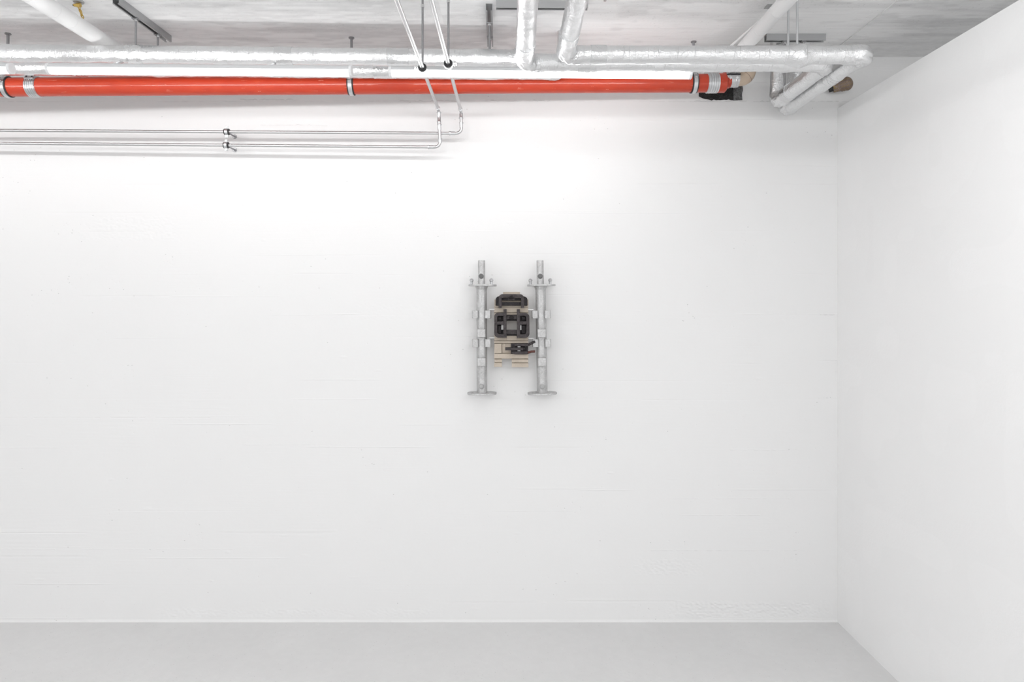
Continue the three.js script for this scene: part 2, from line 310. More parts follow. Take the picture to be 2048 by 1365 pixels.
// ---------------------------------------------------------------- the tube lamps
const zLamp = x => 0.656 - 0.0228 * (x + 0.0), LAMP_Y = EYE + 0.9315;
const diffuserMat = new THREE.MeshStandardMaterial({ color: 0xffffff, emissive: 0xffffff, emissiveIntensity: GLOW, roughness: 0.4 });
function halfTube(len, r, a0, a1) {                                  // part of a tube along x between two angles (0 = front, 90 = up)
  const s = [], n = 14;
  for (let i = 0; i <= n; i++) { const a = lerp(a0, a1, i / n); s.push([Math.cos(a) * r, Math.sin(a) * r]); }
  for (let i = n; i >= 0; i--) { const a = lerp(a0, a1, i / n); s.push([Math.cos(a) * (r - 0.003), Math.sin(a) * (r - 0.003)]); }
  const g = slab(s, -len / 2, len / 2, [], 0); g.rotateY(-Math.PI / 2);
  return toCreasedNormals(g, 0.5);
}
function tubeLamp(p0, p1, label, power, hook, group, up = UPWARD, tilt = 0.4) {
  const mid = p0.clone().lerp(p1, 0.5), len = p0.distanceTo(p1), r = 0.022;
  const t = thing('tube_lamp', label, 'lamp', mid, group);
  t.rotation.y = -Math.atan2(p1.z - p0.z, p1.x - p0.x);
  part(t, 'housing', halfTube(len - 0.016, r, 0, Math.PI), shellMat, 'light grey upper shell with an added faint glow');
  part(t, 'diffuser', halfTube(len - 0.016, r - 0.0004, Math.PI, Math.PI * 2), diffuserMat, 'glowing white lower half');
  for (const s of [-1, 1]) part(t, 'end_cap', disc(r + 0.0006, 0.012, V3(1, 0, 0), V3(s * (len / 2 - 0.006), 0, 0), 32), housingMat);
  t.updateMatrixWorld(true);
  for (const f of [-0.33, 0.2]) {
    const a = p0.y < LAMP_Y ? V3(f * len, r - 0.002, 0) : V3(f * len, 0.012, -r * 0.75), b = t.worldToLocal(hook(t.localToWorld(a.clone())));
    part(t, 'mounting_clip', sweep([a, b], 0.006, { radial: 8, flat: [1, 1] }), steelMat);
  }
  for (const [a, k] of [[power === NEAR_ROW ? 0.25 : tilt, 1], [Math.PI - Math.max(0.5, tilt), 1], [-Math.PI / 2, up / power]]) {  // the third light, facing up from the shell, is added to brighten the ceiling
    const l = new THREE.RectAreaLight(0xffffff, power * k, len - 0.03, 0.022);
    l.rotation.x = -a; l.position.set(0, -Math.sin(a) * (r + 0.002), -Math.cos(a) * (r + 0.002)); l.castShadow = true;
    l.name = numbered('tube_glow'); t.add(l);
  }
  return t;
}
const zA = x => 0.534 - 0.03 * (x + 1.585), zB = x => 0.362 - 0.025 * (x + 1.585), zR = x => 0.298 - 0.0303 * (x + 2.3);
const AY = EYE + 1.048, yR = x => EYE + 0.985 + 0.0154 * (x + 2.3);
const onA = q => { return V3(q.x, AY - 0.0345, zA(q.x) + 0.004); };
const lampAt = (x0, x1) => [V3(x0, LAMP_Y, zLamp(x0)), V3(x1, LAMP_Y, zLamp(x1))];
tubeLamp(...lampAt(-4.42, -3.22), 'slim white tube lamp far left of the frame under the foil pipes', NEAR_ROW, onA);
tubeLamp(...lampAt(-3.09, -1.985), 'slim white tube lamp cut by the left edge of the picture', NEAR_ROW, onA);
tubeLamp(...lampAt(-1.846, -0.642), 'slim white tube lamp above the left half of the red pipe', NEAR_ROW, onA);
tubeLamp(...lampAt(-0.495, 0.729), 'slim white tube lamp at the right, crossed by two thin steel pipes', NEAR_ROW, onA);
const toCeil = q => V3(q.x, CEIL, q.z);
[4.6, 7, 9.5].forEach((z, i) => [-3.3, -1.75, -0.35, 1.0].forEach((x, j) =>
  tubeLamp(V3(x - 0.6, LAMP_Y - 0.15, z), V3(x + 0.6, LAMP_Y - 0.15, z), `white tube lamp outside the picture, ${['second', 'third', 'fourth'][i]} row from the wall, ${['first', 'second', 'third', 'fourth'][j]} from the left`, ROOM_ROWS, toCeil, 'tube lamps over the room', ROOM_UP)));
[-2.4, 0.72].forEach((x, i) => [1.72, 3.1].forEach((z, j) =>
  tubeLamp(V3(x, LAMP_Y - 0.15, z), V3(x, LAMP_Y - 0.15, z + 1.2), `added unseen tube lamp to brighten the right wall, ${['left', 'right'][i]} line, ${['nearer', 'further'][j]} one`, ADDED_CROSS, toCeil, 'tube lamps over the room', ROOM_UP * 0.1, 0.55)));  // unseen lamps along z, added to brighten the right wall
tubeLamp(V3(2.7, LAMP_Y - 0.15, 2.0), V3(2.7, LAMP_Y - 0.15, 3.2), 'white tube lamp outside the picture in the room behind the right wall', SIDE_ROOM, toCeil, undefined, ROOM_UP * 2);

// ---------------------------------------------------------------- foil-wrapped pipes
function foilRadius(r, sd, { corners = [], bulges = [] } = {}) {
  return (s, a, p) => {
    let m = 0.0011 * (noise(s * 24, a * 2, sd) - 0.5) * 2 + 0.0007 * (noise(s * 70, a * 5, sd + 1) - 0.5) * 2;
    m += 0.0016 * (noise(s * 4, a * 0.9, sd + 2) - 0.5) * 2 + 0.0011 * (1 - Math.abs(2 * noise(s * 26 + 0.6 * noise(a * 1.2, s * 3, sd + 8), 0.5, sd + 7) - 1)) ** 7;
    for (const c of corners) { const w = Math.exp(-((p.distanceTo(c) / 0.07) ** 2)); const f1 = 1 - Math.abs(2 * noise(s * 46 + a * 3, a * 2.5 - s * 16, sd + 3) - 1), f2 = noise(s * 110 - a * 5, a * 4, sd + 6); m += w * (0.009 * (f1 - 0.5) + 0.004 * (f2 - 0.5) + 0.0025); }
    for (const [c, h, w] of bulges) { const d = p.distanceTo(c) / w; m += h * Math.exp(-d * d) * (0.75 + 0.6 * (noise(s * 60, a * 3, sd + 4) - 0.3)); }
    const wrap = Math.cos(a * 0.5); // keeps the noise joined where the sheet closes
    return r + m * (0.35 + 0.65 * Math.abs(Math.sin(a / 2)) + 0 * wrap);
  };
}
function foilPipe(label, pts, r, bend, sd, { bulges = [], bands = [] } = {}) {
  const t = thing('foil_pipe', label, 'pipe', pts[0]), local = pts.map(p => p.clone().sub(pts[0]));
  const inner = local.slice(1, -1);
  const shift = bulges.map(([c, h, w]) => [c.clone().sub(pts[0]), h, w]);
  part(t, 'insulation', sweep(route(local, bend, 0.009, 14), r, { radial: 40, rf: foilRadius(r, sd, { corners: inner, bulges: shift }) }), foilMat);
  bands.forEach(([a, b, lift], k) => {
    const A = a.clone().sub(pts[0]), B = b.clone().sub(pts[0]);
    part(t, 'tape_band', sweep(route([A, B], 0, 0.008), r + 0.001, { radial: 40, caps: true, rf: (s, an) => r + 0.0022 + (lift || 0) + 0.0008 * (noise(s * 60, an * 3, sd + 30 + k) - 0.5) }), tapeMat);
  });
  return t;
}
const RA = 0.0358, pA = x => V3(x, AY, zA(x)), pB = x => V3(x, AY, zB(x));
const bandsA = [[-2.36, -2.30], [-1.615, -1.555], [-1.0, -0.93], [-0.53, -0.44]].map(([a, b], i) => [pA(a), pA(b), i === 1 ? 0.001 : 0]);
foilPipe('foil-wrapped pipe running along the ceiling just above the row of tube lamps', [pA(LEFT), pA(0.06), V3(0.06, CEIL, zA(0.06))], RA, 0.06, 300, { bulges: [[pA(-0.13), 0.006, 0.05], [pA(-1.585), 0.005, 0.03], [pA(-2.33), 0.003, 0.04]], bands: bandsA });
foilPipe('foil-wrapped pipe behind the tube lamps, directly above the red pipe', [pB(LEFT), pB(0.242), V3(0.242, CEIL, zB(0.242))], RA, 0.06, 320, { bulges: [[pB(-1.585), 0.003, 0.04], [pB(-0.1), 0.003, 0.05]], bands: [[pB(-1.95), pB(-1.9), 0], [pB(-0.62), pB(-0.52), 0]] });
const RP = 0.0335, PYp = EYE + 0.95;
{
  const z1 = 0.712, z2 = 0.80, c1 = V3(0.05, PYp, z1), e1 = V3(1.25, PYp, z1);
  foilPipe('foil-wrapped pipe from overhead turning right above the lamp, the left and lower of two',
    [V3(0.05, PYp, FRONT), c1, e1, V3(1.25, PYp - 0.003, 0.2), V3(1.25, CEIL, 0.2)], RP, [0.055, 0.045, 0.045], 340,
    { bulges: [[V3(1.09, PYp, z1), 0.004, 0.04], [V3(0.30, PYp, z1), 0.004, 0.03]], bands: [[V3(0.26, PYp, z1), V3(0.33, PYp, z1), 0.001], [V3(0.05, PYp, 0.86), V3(0.05, PYp, 0.92), 0.001], [V3(1.25, PYp, 0.30), V3(1.25, PYp, 0.36), 0.001]] });
  foilPipe('foil-wrapped pipe from overhead reaching furthest right, to a pointed corner',
    [V3(0.203, PYp, FRONT), V3(0.203, PYp, z2), V3(1.342, PYp, z2), V3(1.335, PYp - 0.005, 0.088), V3(1.348, PYp + 0.05, 0.085), V3(1.385, PYp + 0.10, 0.082), V3(1.388, CEIL, 0.08)], RP, [0.055, 0.014, 0.04, 0.02, 0.03], 360,
    { bulges: [[V3(1.10, PYp, z2), 0.015, 0.034], [V3(1.35, PYp, z2), 0.006, 0.04]], bands: [[V3(0.30, PYp, z2), V3(0.36, PYp, z2), 0], [V3(0.203, PYp, 0.96), V3(0.203, PYp, 1.02), 0.001], [V3(1.34, PYp - 0.0014, 0.60), V3(1.3395, PYp - 0.0018, 0.54), 0.001]] });
}

// ---------------------------------------------------------------- the red drain pipe and its fittings
const pR = x => V3(x, yR(x), zR(x)), dirR = pR(1).sub(pR(0)).normalize(), RR = 0.0425;
{
  const o = pR(LEFT), t = thing('red_drain_pipe', 'long glossy red drain pipe running under the ceiling along the back wall', 'pipe', o);
  const L = p => p.sub(o);
  part(t, 'pipe_body', sweep(route([L(pR(LEFT)), L(pR(0.97))], 0, 0.25), RR, { radial: 56 }), redMat, 'glossy red painted pipe');
  const band = (x, w, name, label) => {
    const prof = [[RR + 0.0002, -w / 2], [RR + 0.0022, -w / 2]], n = 5;
    for (let i = 0; i < n; i++) { const a = -w / 2 + w * (i + 0.15) / n, b = -w / 2 + w * (i + 0.85) / n; prof.push([RR + 0.0022, a], [RR + 0.0046, a + 0.0012], [RR + 0.0046, b - 0.0012], [RR + 0.0022, b]); }
    prof.push([RR + 0.0022, w / 2], [RR + 0.0002, w / 2]);
    return part(t, name, lathe(prof, dirR, L(pR(x)), 56), brightMat, label);
  };
  const b1 = band(-2.18, 0.047, 'coupling_band', 'ribbed steel coupling band near the left end');
  const plate = (x, up, ang, w) => { const p = L(pR(x)).add(V3(0, Math.sin(ang) * up, Math.cos(ang) * up)); const g = box(-w / 2, w / 2, -0.011, 0.011, -0.003, 0.003); g.rotateX(-ang); g.translate(p.x, p.y, p.z); return g; };
  const pl = part(b1, 'lock_plate', plate(-2.18, RR + 0.006, 0.75, 0.042), steelMat);
  for (const s of [-1, 1]) { const p = L(pR(-2.18 + s * 0.012)).add(V3(0, Math.sin(0.75) * (RR + 0.01), Math.cos(0.75) * (RR + 0.01))); part(b1, 'bolt', disc(0.0035, 0.004, V3(0, Math.sin(0.75), Math.cos(0.75)), p), rubberMat); }
  band(0.941, 0.054, 'coupling_band', 'ribbed steel coupling band near the right end');
  // flanged red end piece stepping up to the thinner pipe
  const up = V3(0, 0.017, 0);
  part(t, 'flange', lathe([[0, -0.02], [RR + 0.002, -0.02], [RR + 0.0025, 0.012], [RR - 0.002, 0.017], [0.036, 0.02], [0, 0.02]], dirR, L(pR(0.988)), 56), redMat, 'red end flange');
  part(t, 'reducer', lathe([[0, -0.02], [0.036, -0.02], [0.036, 0.012], [0.033, 0.016], [0, 0.016]], V3(1, 0, 0), L(pR(1.0)).add(V3(0.012, 0.012, 0)), 48), redMat);
  const cp = L(pR(1.033)).add(up);
  const cw = 0.062, prof = [[0.034, -cw / 2], [0.037, -cw / 2], [0.0372, -0.02], [0.0384, -0.018], [0.0384, -0.014], [0.0372, -0.012], [0.0372, 0.012], [0.0384, 0.014], [0.0384, 0.018], [0.0372, 0.02], [0.037, cw / 2], [0.034, cw / 2], [0.034, -cw / 2]];
  const c = part(t, 'clamp_coupling', lathe(prof, V3(1, 0, 0), cp, 48), steelMat, 'steel clamp coupling with bolts');
  for (const s of [-1, 1]) {
    for (const a of [-0.12, 0.62]) part(c, 'bolt', mergeGeometries([disc(0.0062, 0.007, V3(0, Math.sin(a), Math.cos(a)), cp.clone().add(V3(s * 0.0155, Math.sin(a) * 0.039, Math.cos(a) * 0.039))), disc(0.0045, 0.012, V3(0, Math.sin(a), Math.cos(a)), cp.clone().add(V3(s * 0.0155, Math.sin(a) * 0.04, Math.cos(a) * 0.04)))]), boltMat);
  }
  { const g = box(-cw / 2, cw / 2, -0.0022, 0.0022, -0.006, 0.006, 0.0008); g.rotateX(-0.28); g.translate(cp.x, cp.y + Math.sin(0.28) * 0.039, cp.z + Math.cos(0.28) * 0.039); part(c, 'gap_strip', g, rubberMat); }
}
{ // the beige pipe that carries on from the red one and turns up to the ceiling
  const p0 = pR(1.0).add(V3(0.02, 0.0175, 0)), o = p0.clone(), corner = V3(1.118, p0.y, zR(1.03));
  const t = thing('beige_drain_pipe', 'short beige pipe elbow continuing the red pipe at its right end', 'pipe', o);
  const L = p => p.clone().sub(o);
  part(t, 'elbow', sweep(route([L(p0), L(corner), L(V3(1.118, CEIL, corner.z))], 0.044, 0.02, 16), 0.031, { radial: 40 }), beigeMat);
  part(t, 'seam', (() => { const c = corner.clone().add(V3(-0.044 + 0.044 * Math.sin(0.75), 0.044 - 0.044 * Math.cos(0.75), 0)).sub(o); return ring(0.0305, 0.0316, 0.0025, V3(Math.cos(0.75), Math.sin(0.75), 0), c, 40, 0.0004); })(), std(0.3, 0.22, 0.17, 0.6));
}
// pipe clamps with rubber lining; each hangs from the ceiling on a threaded rod
function clampRing(t, axis, c, rin, wRubber, wSteel, earDir, earLen = 0.014) {
  const th = 0.0035;
  part(t, 'rubber_lining', ring(rin, rin + th, wRubber, axis, c), rubberMat, 'black rubber lining');
  part(t, 'clamp_ring', ring(rin + th, rin + th + 0.0022, wSteel, axis, c), brightMat, 'bright steel ring');
  const e = earDir.clone().normalize(), u = axis.clone().cross(e).normalize();
  const base = c.clone().addScaledVector(e, rin + th + earLen / 2);
  const ears = [-1, 1].map(s => { const g = box(-wSteel / 2, wSteel / 2, -earLen / 2, earLen / 2, -0.001, 0.001, 0.0005); const m = new THREE.Matrix4().makeBasis(axis.clone(), e, axis.clone().cross(e)); g.applyMatrix4(m); return g.translate(base.x + u.x * s * 0.003, base.y + u.y * s * 0.003, base.z + u.z * s * 0.003); });
  part(t, 'clamp_ear', mergeGeometries(ears), brightMat);
  part(t, 'screw', mergeGeometries([disc(0.0042, 0.004, u, base.clone().addScaledVector(u, 0.0065)), disc(0.002, 0.018, u, base)].map(g => g.index ? g.toNonIndexed() : g)), boltMat);
}
for (const [x, label, ear] of [[-2.3, 'rubber-lined steel clamp round the red pipe at the left edge of the picture', V3(0, 0.25, 1)], [-0.7436, 'rubber-lined steel clamp round the middle of the red pipe', V3(0, 0.85, 0.55)], [0.854, 'rubber-lined steel clamp round the red pipe at the right end of the lamp row', V3(0, 0.35, 1)]]) {
  const c = pR(x), t = thing('pipe_clamp', label, 'clamp', c, 'clamps holding the red pipe');
  clampRing(t, dirR, V3(0, 0, 0), RR + 0.0003, 0.029, 0.018, ear);
  const h = CEIL - c.y;
  part(t, 'threaded_rod', rod(V3(0, RR + 0.004, 0), V3(0, h, 0), 0.0058), rodMat);
  part(t, 'rod_nut', hexnut(0.009, 0.012, V3(0, 1, 0), V3(0, RR + 0.012, 0)), boltMat);
  part(t, 'ceiling_washer', disc(0.013, 0.005, V3(0, 1, 0), V3(0, h - 0.0025, 0)), rodMat);
}

// ---------------------------------------------------------------- the two thin steel water pipes
const THIN = 0.0074;
function fitting(t, p, dir, len, name = 'press_fitting') {             // sleeve with a rolled bead at its open end
  const h = len / 2;
  part(t, name, lathe([[THIN, -h], [THIN + 0.0014, -h], [THIN + 0.0016, h - 0.008], [THIN + 0.0034, h - 0.0055], [THIN + 0.0036, h - 0.003], [THIN + 0.0026, h - 0.0005], [THIN, h], [THIN, -h]], dir, p, 28, 0.7), brightMat, 'bright press fitting');
}
function waterPipe(label, X, Yh, zWall, corner, left, sleeves) {
  const d = corner.clone().sub(left).normalize(), far = corner.clone().addScaledVector(d, -(corner.x - LEFT) / d.x);
  const o = corner.clone(), L = p => p.clone().sub(o);
  const t = thing('water_pipe', label, 'pipe', o);
  part(t, 'tube', sweep(route([L(V3(X, Yh, FRONT)), L(V3(X, Yh, zWall)), L(corner), L(far)], [0.02, 0.026], 0.3, 14), THIN, { radial: 24 }), steelMat);
  fitting(t, L(V3(X, Yh, zWall + 0.032)), V3(0, 0, 1), 0.026);
  for (const [y, up, len] of sleeves) { const f = clamp((Yh - y) / (Yh - corner.y)); fitting(t, L(V3(lerp(X, corner.x, f), y, lerp(zWall, corner.z, f))), V3(0, up, 0), len); }
  fitting(t, L(corner.clone().addScaledVector(d, -0.046)), d.clone().negate(), 0.028);
  return t;
}
{
  const c1 = at(880.5, 294.5, 0.104), l1 = at(0, 286.8, 0.100), c2 = at(923, 267, 0.085), l2 = at(0, 261, 0.105);
  const yy = (py, z) => SY(py, z);
  waterPipe('thin steel pipe whose wall run is the lower of two', SX(877.5, 0.104), SY(221, 0.104), 0.104, c1, l1, [[yy(230, 0.104), 1, 0.03], [yy(240, 0.104), -1, 0.03], [yy(254, 0.104), 1, 0.03], [yy(281, 0.104), 1, 0.022]]);
  waterPipe('thin steel pipe whose wall run is the upper of two', SX(922, 0.085), SY(223, 0.085), 0.085, c2, l2, [[yy(232, 0.085), -1, 0.03], [yy(250, 0.085), 1, 0.026]]);
  for (const [X, Yh, zc, ex, label] of [[SX(877.5, 0.104), SY(221, 0.104), 0.70, -1, 'clamp on a long rod holding the left of two thin pipes overhead'], [SX(922, 0.085), SY(223, 0.085), 0.745, 1, 'clamp on a long rod holding the right of two thin pipes overhead']]) {
    const t = thing('pipe_clamp', label, 'clamp', V3(X, Yh, zc), 'clamps on the overhead thin pipes');
    part(t, 'rubber_lining', ring(THIN, 0.0165, 0.021, V3(0, 0, 1), V3(0, 0, 0)), rubberMat, 'black rubber lining');
    part(t, 'clamp_ring', ring(0.0165, 0.0187, 0.016, V3(0, 0, 1), V3(0, 0, 0)), brightMat, 'bright steel ring');
    part(t, 'clamp_ear', mergeGeometries([box(ex * 0.018, ex * 0.032, 0.002, 0.0038, -0.008, 0.008, 0.0006), box(ex * 0.018, ex * 0.032, -0.0038, -0.002, -0.008, 0.008, 0.0006)]), brightMat);
    part(t, 'screw', mergeGeometries([rod(V3(ex * 0.026, -0.01, 0), V3(ex * 0.026, 0.012, 0), 0.002), disc(0.0042, 0.004, V3(0, 1, 0), V3(ex * 0.026, 0.006, 0)).toNonIndexed ? rod(V3(ex * 0.026, 0.004, 0), V3(ex * 0.026, 0.008, 0), 0.0042) : null]), boltMat);
    const h = CEIL - Yh;
    part(t, 'threaded_rod', rod(V3(0, 0.017, 0), V3(0, h, 0), 0.0043), rodMat);
    part(t, 'rod_coupler', hexnut(0.0075, 0.012, V3(0, 1, 0), V3(0, h - 0.05, 0)), boltMat);
    part(t, 'ceiling_washer', disc(0.012, 0.004, V3(0, 1, 0), V3(0, h - 0.002, 0)), rodMat);
  }
  for (const [c, l, label] of [[c2, l2, 'small rubber-lined wall clamp round the upper of the two thin wall pipes'], [c1, l1, 'small rubber-lined wall clamp round the lower of the two thin wall pipes']]) {
    const d = c.clone().sub(l), f = (-1.386 - l.x) / d.x, p = l.clone().addScaledVector(d, f), ax = d.clone().normalize();
    const t = thing('wall_clamp', label, 'clamp', p, 'clamps on the thin wall pipes');
    part(t, 'rubber_lining', ring(THIN, 0.0148, 0.024, ax, V3(0, 0, 0)), rubberMat, 'black rubber lining');
    part(t, 'clamp_ring', ring(0.0148, 0.0165, 0.014, ax, V3(0, 0, 0)), brightMat, 'bright steel ring');
    for (const s of [-1, 1]) {
      part(t, 'clamp_ear', box(-0.006, 0.006, s * 0.015, s * 0.028, -0.004, 0.004, 0.001), brightMat);
      part(t, 'screw', disc(0.004, 0.006, V3(0, 0, 1), V3(0, s * 0.022, 0.005)), boltMat);
    }
    part(t, 'wall_stud', rod(V3(0, 0, -0.0165), V3(0, 0, -p.z), 0.004), rodMat);
    part(t, 'wall_plate', disc(0.011, 0.003, V3(0, 0, 1), V3(0, 0, -p.z + 0.0015)), rodMat);
  }
}

// ---------------------------------------------------------------- steel channel rails under the ceiling, with rods
function channel(len, w = 0.028, h = 0.03, th = 0.002, lip = 0.007) {   // open downwards, along z, its back at y = 0
  const s = [[-w / 2, 0], [-w / 2, -h], [-w / 2 + lip, -h], [-w / 2 + lip, -h + th], [-w / 2 + th, -h + th], [-w / 2 + th, -th], [w / 2 - th, -th], [w / 2 - th, -h + th], [w / 2 - lip, -h + th], [w / 2 - lip, -h], [w / 2, -h], [w / 2, 0]];
  const g = slab(s, -len / 2, len / 2, [], 0.0003);
  return toCreasedNormals(g, 0.3);
}
function rail(label, pos, len, turn, rods, group) {
  const t = thing('channel_rail', label, 'rail', pos, group); t.rotation.y = turn;
  part(t, 'channel', channel(len), railMat);
  for (const [dz, drop] of rods) {
    part(t, 'slot_nut', box(-0.0135, 0.0135, -0.0345, -0.03, dz - 0.011, dz + 0.011, 0.001), rodMat);
    part(t, 'rod_nut', hexnut(0.008, 0.007, V3(0, 1, 0), V3(0, -0.039, dz)), boltMat);
    part(t, 'threaded_rod', rod(V3(0, -0.03, dz), V3(0, -drop, dz), 0.0043), rodMat);
  }
  return t;
}
{
  const dropA = CEIL - AY - RA + 0.002;
  const z0 = 0.27, z1 = 0.675, zm = (z0 + z1) / 2;
  rail('dark steel channel rail on the ceiling beside the white pipe with the chain', V3(-1.585, CEIL, zm), z1 - z0, -0.02, [[zA(-1.585) - zm, dropA], [zB(-1.585) - zm, dropA]], 'channel rails under the ceiling');
  const y0 = 0.215, y1 = 0.61, ym = (y0 + y1) / 2;
  rail('short steel channel rail seen end-on above the foil pipe, right of the thin pipes', V3(-0.098, CEIL, ym), y1 - y0, 0.02, [[zA(-0.098) - ym, dropA], [zB(-0.098) - ym, dropA]], 'channel rails under the ceiling');
  const dropP = CEIL - PYp - RP + 0.002;
  // crossways over the two foil pipes that come in overhead, its front face to the camera
  rail('steel channel rail across the top edge of the picture behind the two foil pipes', V3(0.122, CEIL, 0.627), 0.374, Math.PI / 2 + 0.012, [], 'channel rails under the ceiling');
  rail('steel channel rail under the ceiling near the right corner, above the foil pipes', V3(1.298, CEIL, 0.282), 0.272, Math.PI / 2, [[1.25 - 1.298, dropP], [1.335 - 1.298, dropP + 0.002]], 'channel rails under the ceiling');
  for (const [x, z, label] of [[1.0925, 0.712, 'bare threaded rod from the ceiling to the lower foil pipe near the right corner'], [1.0917, 0.80, 'bare threaded rod from the ceiling to the folded hump of the upper foil pipe']]) {
    const t = thing('hanger_rod', label, 'rod', V3(x, CEIL, z), 'rods holding the right foil pipes');
    part(t, 'threaded_rod', rod(V3(0, 0, 0), V3(0, -(CEIL - PYp - RP - 0.002), 0), 0.0045), brightMat);
    part(t, 'ceiling_washer', disc(0.012, 0.004, V3(0, 1, 0), V3(0, -0.002, 0)), rodMat);
  }
}

// ---------------------------------------------------------------- white pipes, chain, cable, anchors
function whitePipe(label, x, dx, y, r, zEnd, seams) {
  const a = V3(x + dx * (FRONT - 0.9), y, FRONT), b = V3(x + dx * (0 - 0.9), y, zEnd), o = b.clone();
  const t = thing('white_pipe', label, 'pipe', o);
  part(t, 'jacket', sweep(route([a.clone().sub(o), b.clone().sub(o)], 0, 0.3), r, { radial: 44 }), whitePipeMat);
  const d = a.clone().sub(b).normalize();
  for (const z of seams) part(t, 'tape_seam', ring(r - 0.0005, r + 0.0008, 0.004, d, d.clone().multiplyScalar((z - zEnd) / d.z), 44, 0.0006), pvcTapeMat);
}
whitePipe('thick white jacketed pipe at the top left, hung on a brass chain', -1.765, 0.0, EYE + 1.13, 0.0335, 0, [0.93, 0.79, 0.69]);
whitePipe('thick white pipe at the top right, passing behind the foil pipes', 1.026, 0.0, EYE + 1.13, 0.0295, 0, [0.78, 0.6, 0.47]);
{
  const a = V3(0.922, EYE + 1.118, 0), o = a.clone(), t = thing('cable_conduit', 'thin white conduit slanting up beside the right white pipe', 'conduit', o);
  part(t, 'conduit_tube', sweep(route([V3(0, 0, 0), V3(0.06, 0.035, 0.35), V3(0.118, 0.066, 0.55), V3(0.15, 0.07, 0.75), V3(0.15, 0.07, 1.6)], 0.3, 0.05), 0.0055, { radial: 12 }), pvcTapeMat);
}
{
  const zc = 0.633, top = V3(-1.765, CEIL, zc), t = thing('hanging_chain', 'short brass chain holding the white pipe at the top left', 'chain', top);
  part(t, 'anchor_plate', disc(0.02, 0.007, V3(0, 1, 0), V3(0, -0.0035, 0)), railMat, 'grey anchor plate with a stained bolt');
  part(t, 'hook_nut', mergeGeometries([hexnut(0.009, 0.016, V3(1, 0, 0), V3(0.0, -0.017, 0)), lathe([[0, -0.01], [0.006, -0.01], [0.006, 0.01], [0, 0.01]], V3(1, 0, 0), V3(-0.008, -0.017, 0), 16)].map(g => g.index ? g.toNonIndexed() : g)), brassMat);
  part(t, 'pin', disc(0.0035, 0.008, V3(1, 0, 0), V3(-0.019, -0.017, 0)), rubberMat);
  const n = 4, a = V3(0.002, -0.027, 0), b = V3(0.02, -0.071, 0.004);
  for (let i = 0; i < n; i++) {
    const g = new THREE.TorusGeometry(0.0046, 0.0018, 10, 24); g.scale(1, 1.75, 1); g.rotateY(i % 2 ? 1.1 : -0.5); g.rotateZ(0.38);
    const p = a.clone().lerp(b, (i + 0.35) / n); g.translate(p.x, p.y, p.z);
    part(t, 'chain_link', g, brassMat);
  }
}
{
  const p = V3(SX(1527, 0.5), CEIL, 0.585), t = thing('ceiling_anchor', 'small rusty anchor bracket on the ceiling left of the right white pipe', 'bracket', p);
  part(t, 'bracket_plate', box(-0.022, 0.022, -0.004, 0, -0.02, 0.02, 0.001), railMat);
  part(t, 'bracket_arm', box(-0.006, 0.006, -0.026, -0.003, -0.004, 0.004, 0.001), steelMat);
  part(t, 'bolt', hexnut(0.0075, 0.008, V3(0, 1, 0), V3(0.006, -0.012, 0.006)), boltMat);
  part(t, 'bolt', rod(V3(-0.004, -0.022, 0.01), V3(0.012, -0.03, 0.006), 0.003), boltMat);
}
{ // tiny bare anchor in the ceiling
  const z = 0.645, t = thing('ceiling_anchor', 'tiny steel anchor head in the ceiling right of the two overhead foil pipes', 'bracket', V3(SX(1210, z), CEIL, z));
  part(t, 'anchor_head', disc(0.006, 0.006, V3(0, 1, 0), V3(0, -0.003, 0)), steelMat);
}

// ---------------------------------------------------------------- black firestop in the wall, brown wrapped pipe end
{
  const z = 0.012, X = p => SX(p, z), Y = p => SY(p, z), o = V3(X(1443), Y(170), 0);
  const t = thing('firestop_block', 'black foam firestop filling a hole in the wall below the end of the red pipe', 'firestop', o);
  const edge = (pts) => pts.map(([x, y]) => [X(x) - o.x, Y(y) - o.y]);
  const foam = new THREE.MeshStandardMaterial({ color: 0xffffff, roughness: 0.85 });
  foam.map = texture(256, 256, (x, y) => { const n = noise(x / 5, y / 7, 220, 51, 36), c = 0.16 + (noise(x / 20, y / 20, 221, 12, 12) - 0.5) * 0.07 + (n > 0.8 ? 0.25 * (n - 0.6) : 0); return [c, c, c]; }, true, 0.15, 0.15);
  foam.bumpMap = texture(128, 128, (x, y) => noise(x / 4, y / 4, 222, 32, 32), false, 0.08, 0.08); foam.bumpScale = 0.004;
  const brushed = foam.clone(); brushed.map = texture(256, 256, (x, y) => { const c = 0.42 + (noise(x / 2, y / 40, 223, 128, 6) - 0.5) * 0.18 + (noise(x / 14, y / 10, 224, 18, 25) - 0.5) * 0.12; return [c, c, c]; }, true, 0.12, 0.12);
  const e1 = [[1398.5, 148], [1467.5, 148], [1467.5, 199]], e2 = [[1468, 148], [1486, 148]];
  for (let i = 0; i <= 16; i++) { const f = i / 16; e1.push([lerp(1467.5, 1399, f), 199 - 0.5 + (noise(i * 0.9, 3, 225) - 0.5) * 3 - (f > 0.8 ? (f - 0.8) * 32 : 0)]); }
  for (let i = 0; i <= 10; i++) e2.push([1486 + (noise(i, 7, 226) - 0.5) * 2.4, lerp(150, 199, i / 10)]);
  e2.push([1468, 200]);
  part(t, 'foam_filling', planeUV(slab(edge(e1).reverse(), -0.02, 0.006, [], 0.0012)), foam, 'porous black foam');
  part(t, 'sealed_strip', planeUV(slab(edge(e2).reverse(), -0.02, 0.004, [], 0.0012)), brushed, 'dark grey brushed strip at its right');
}
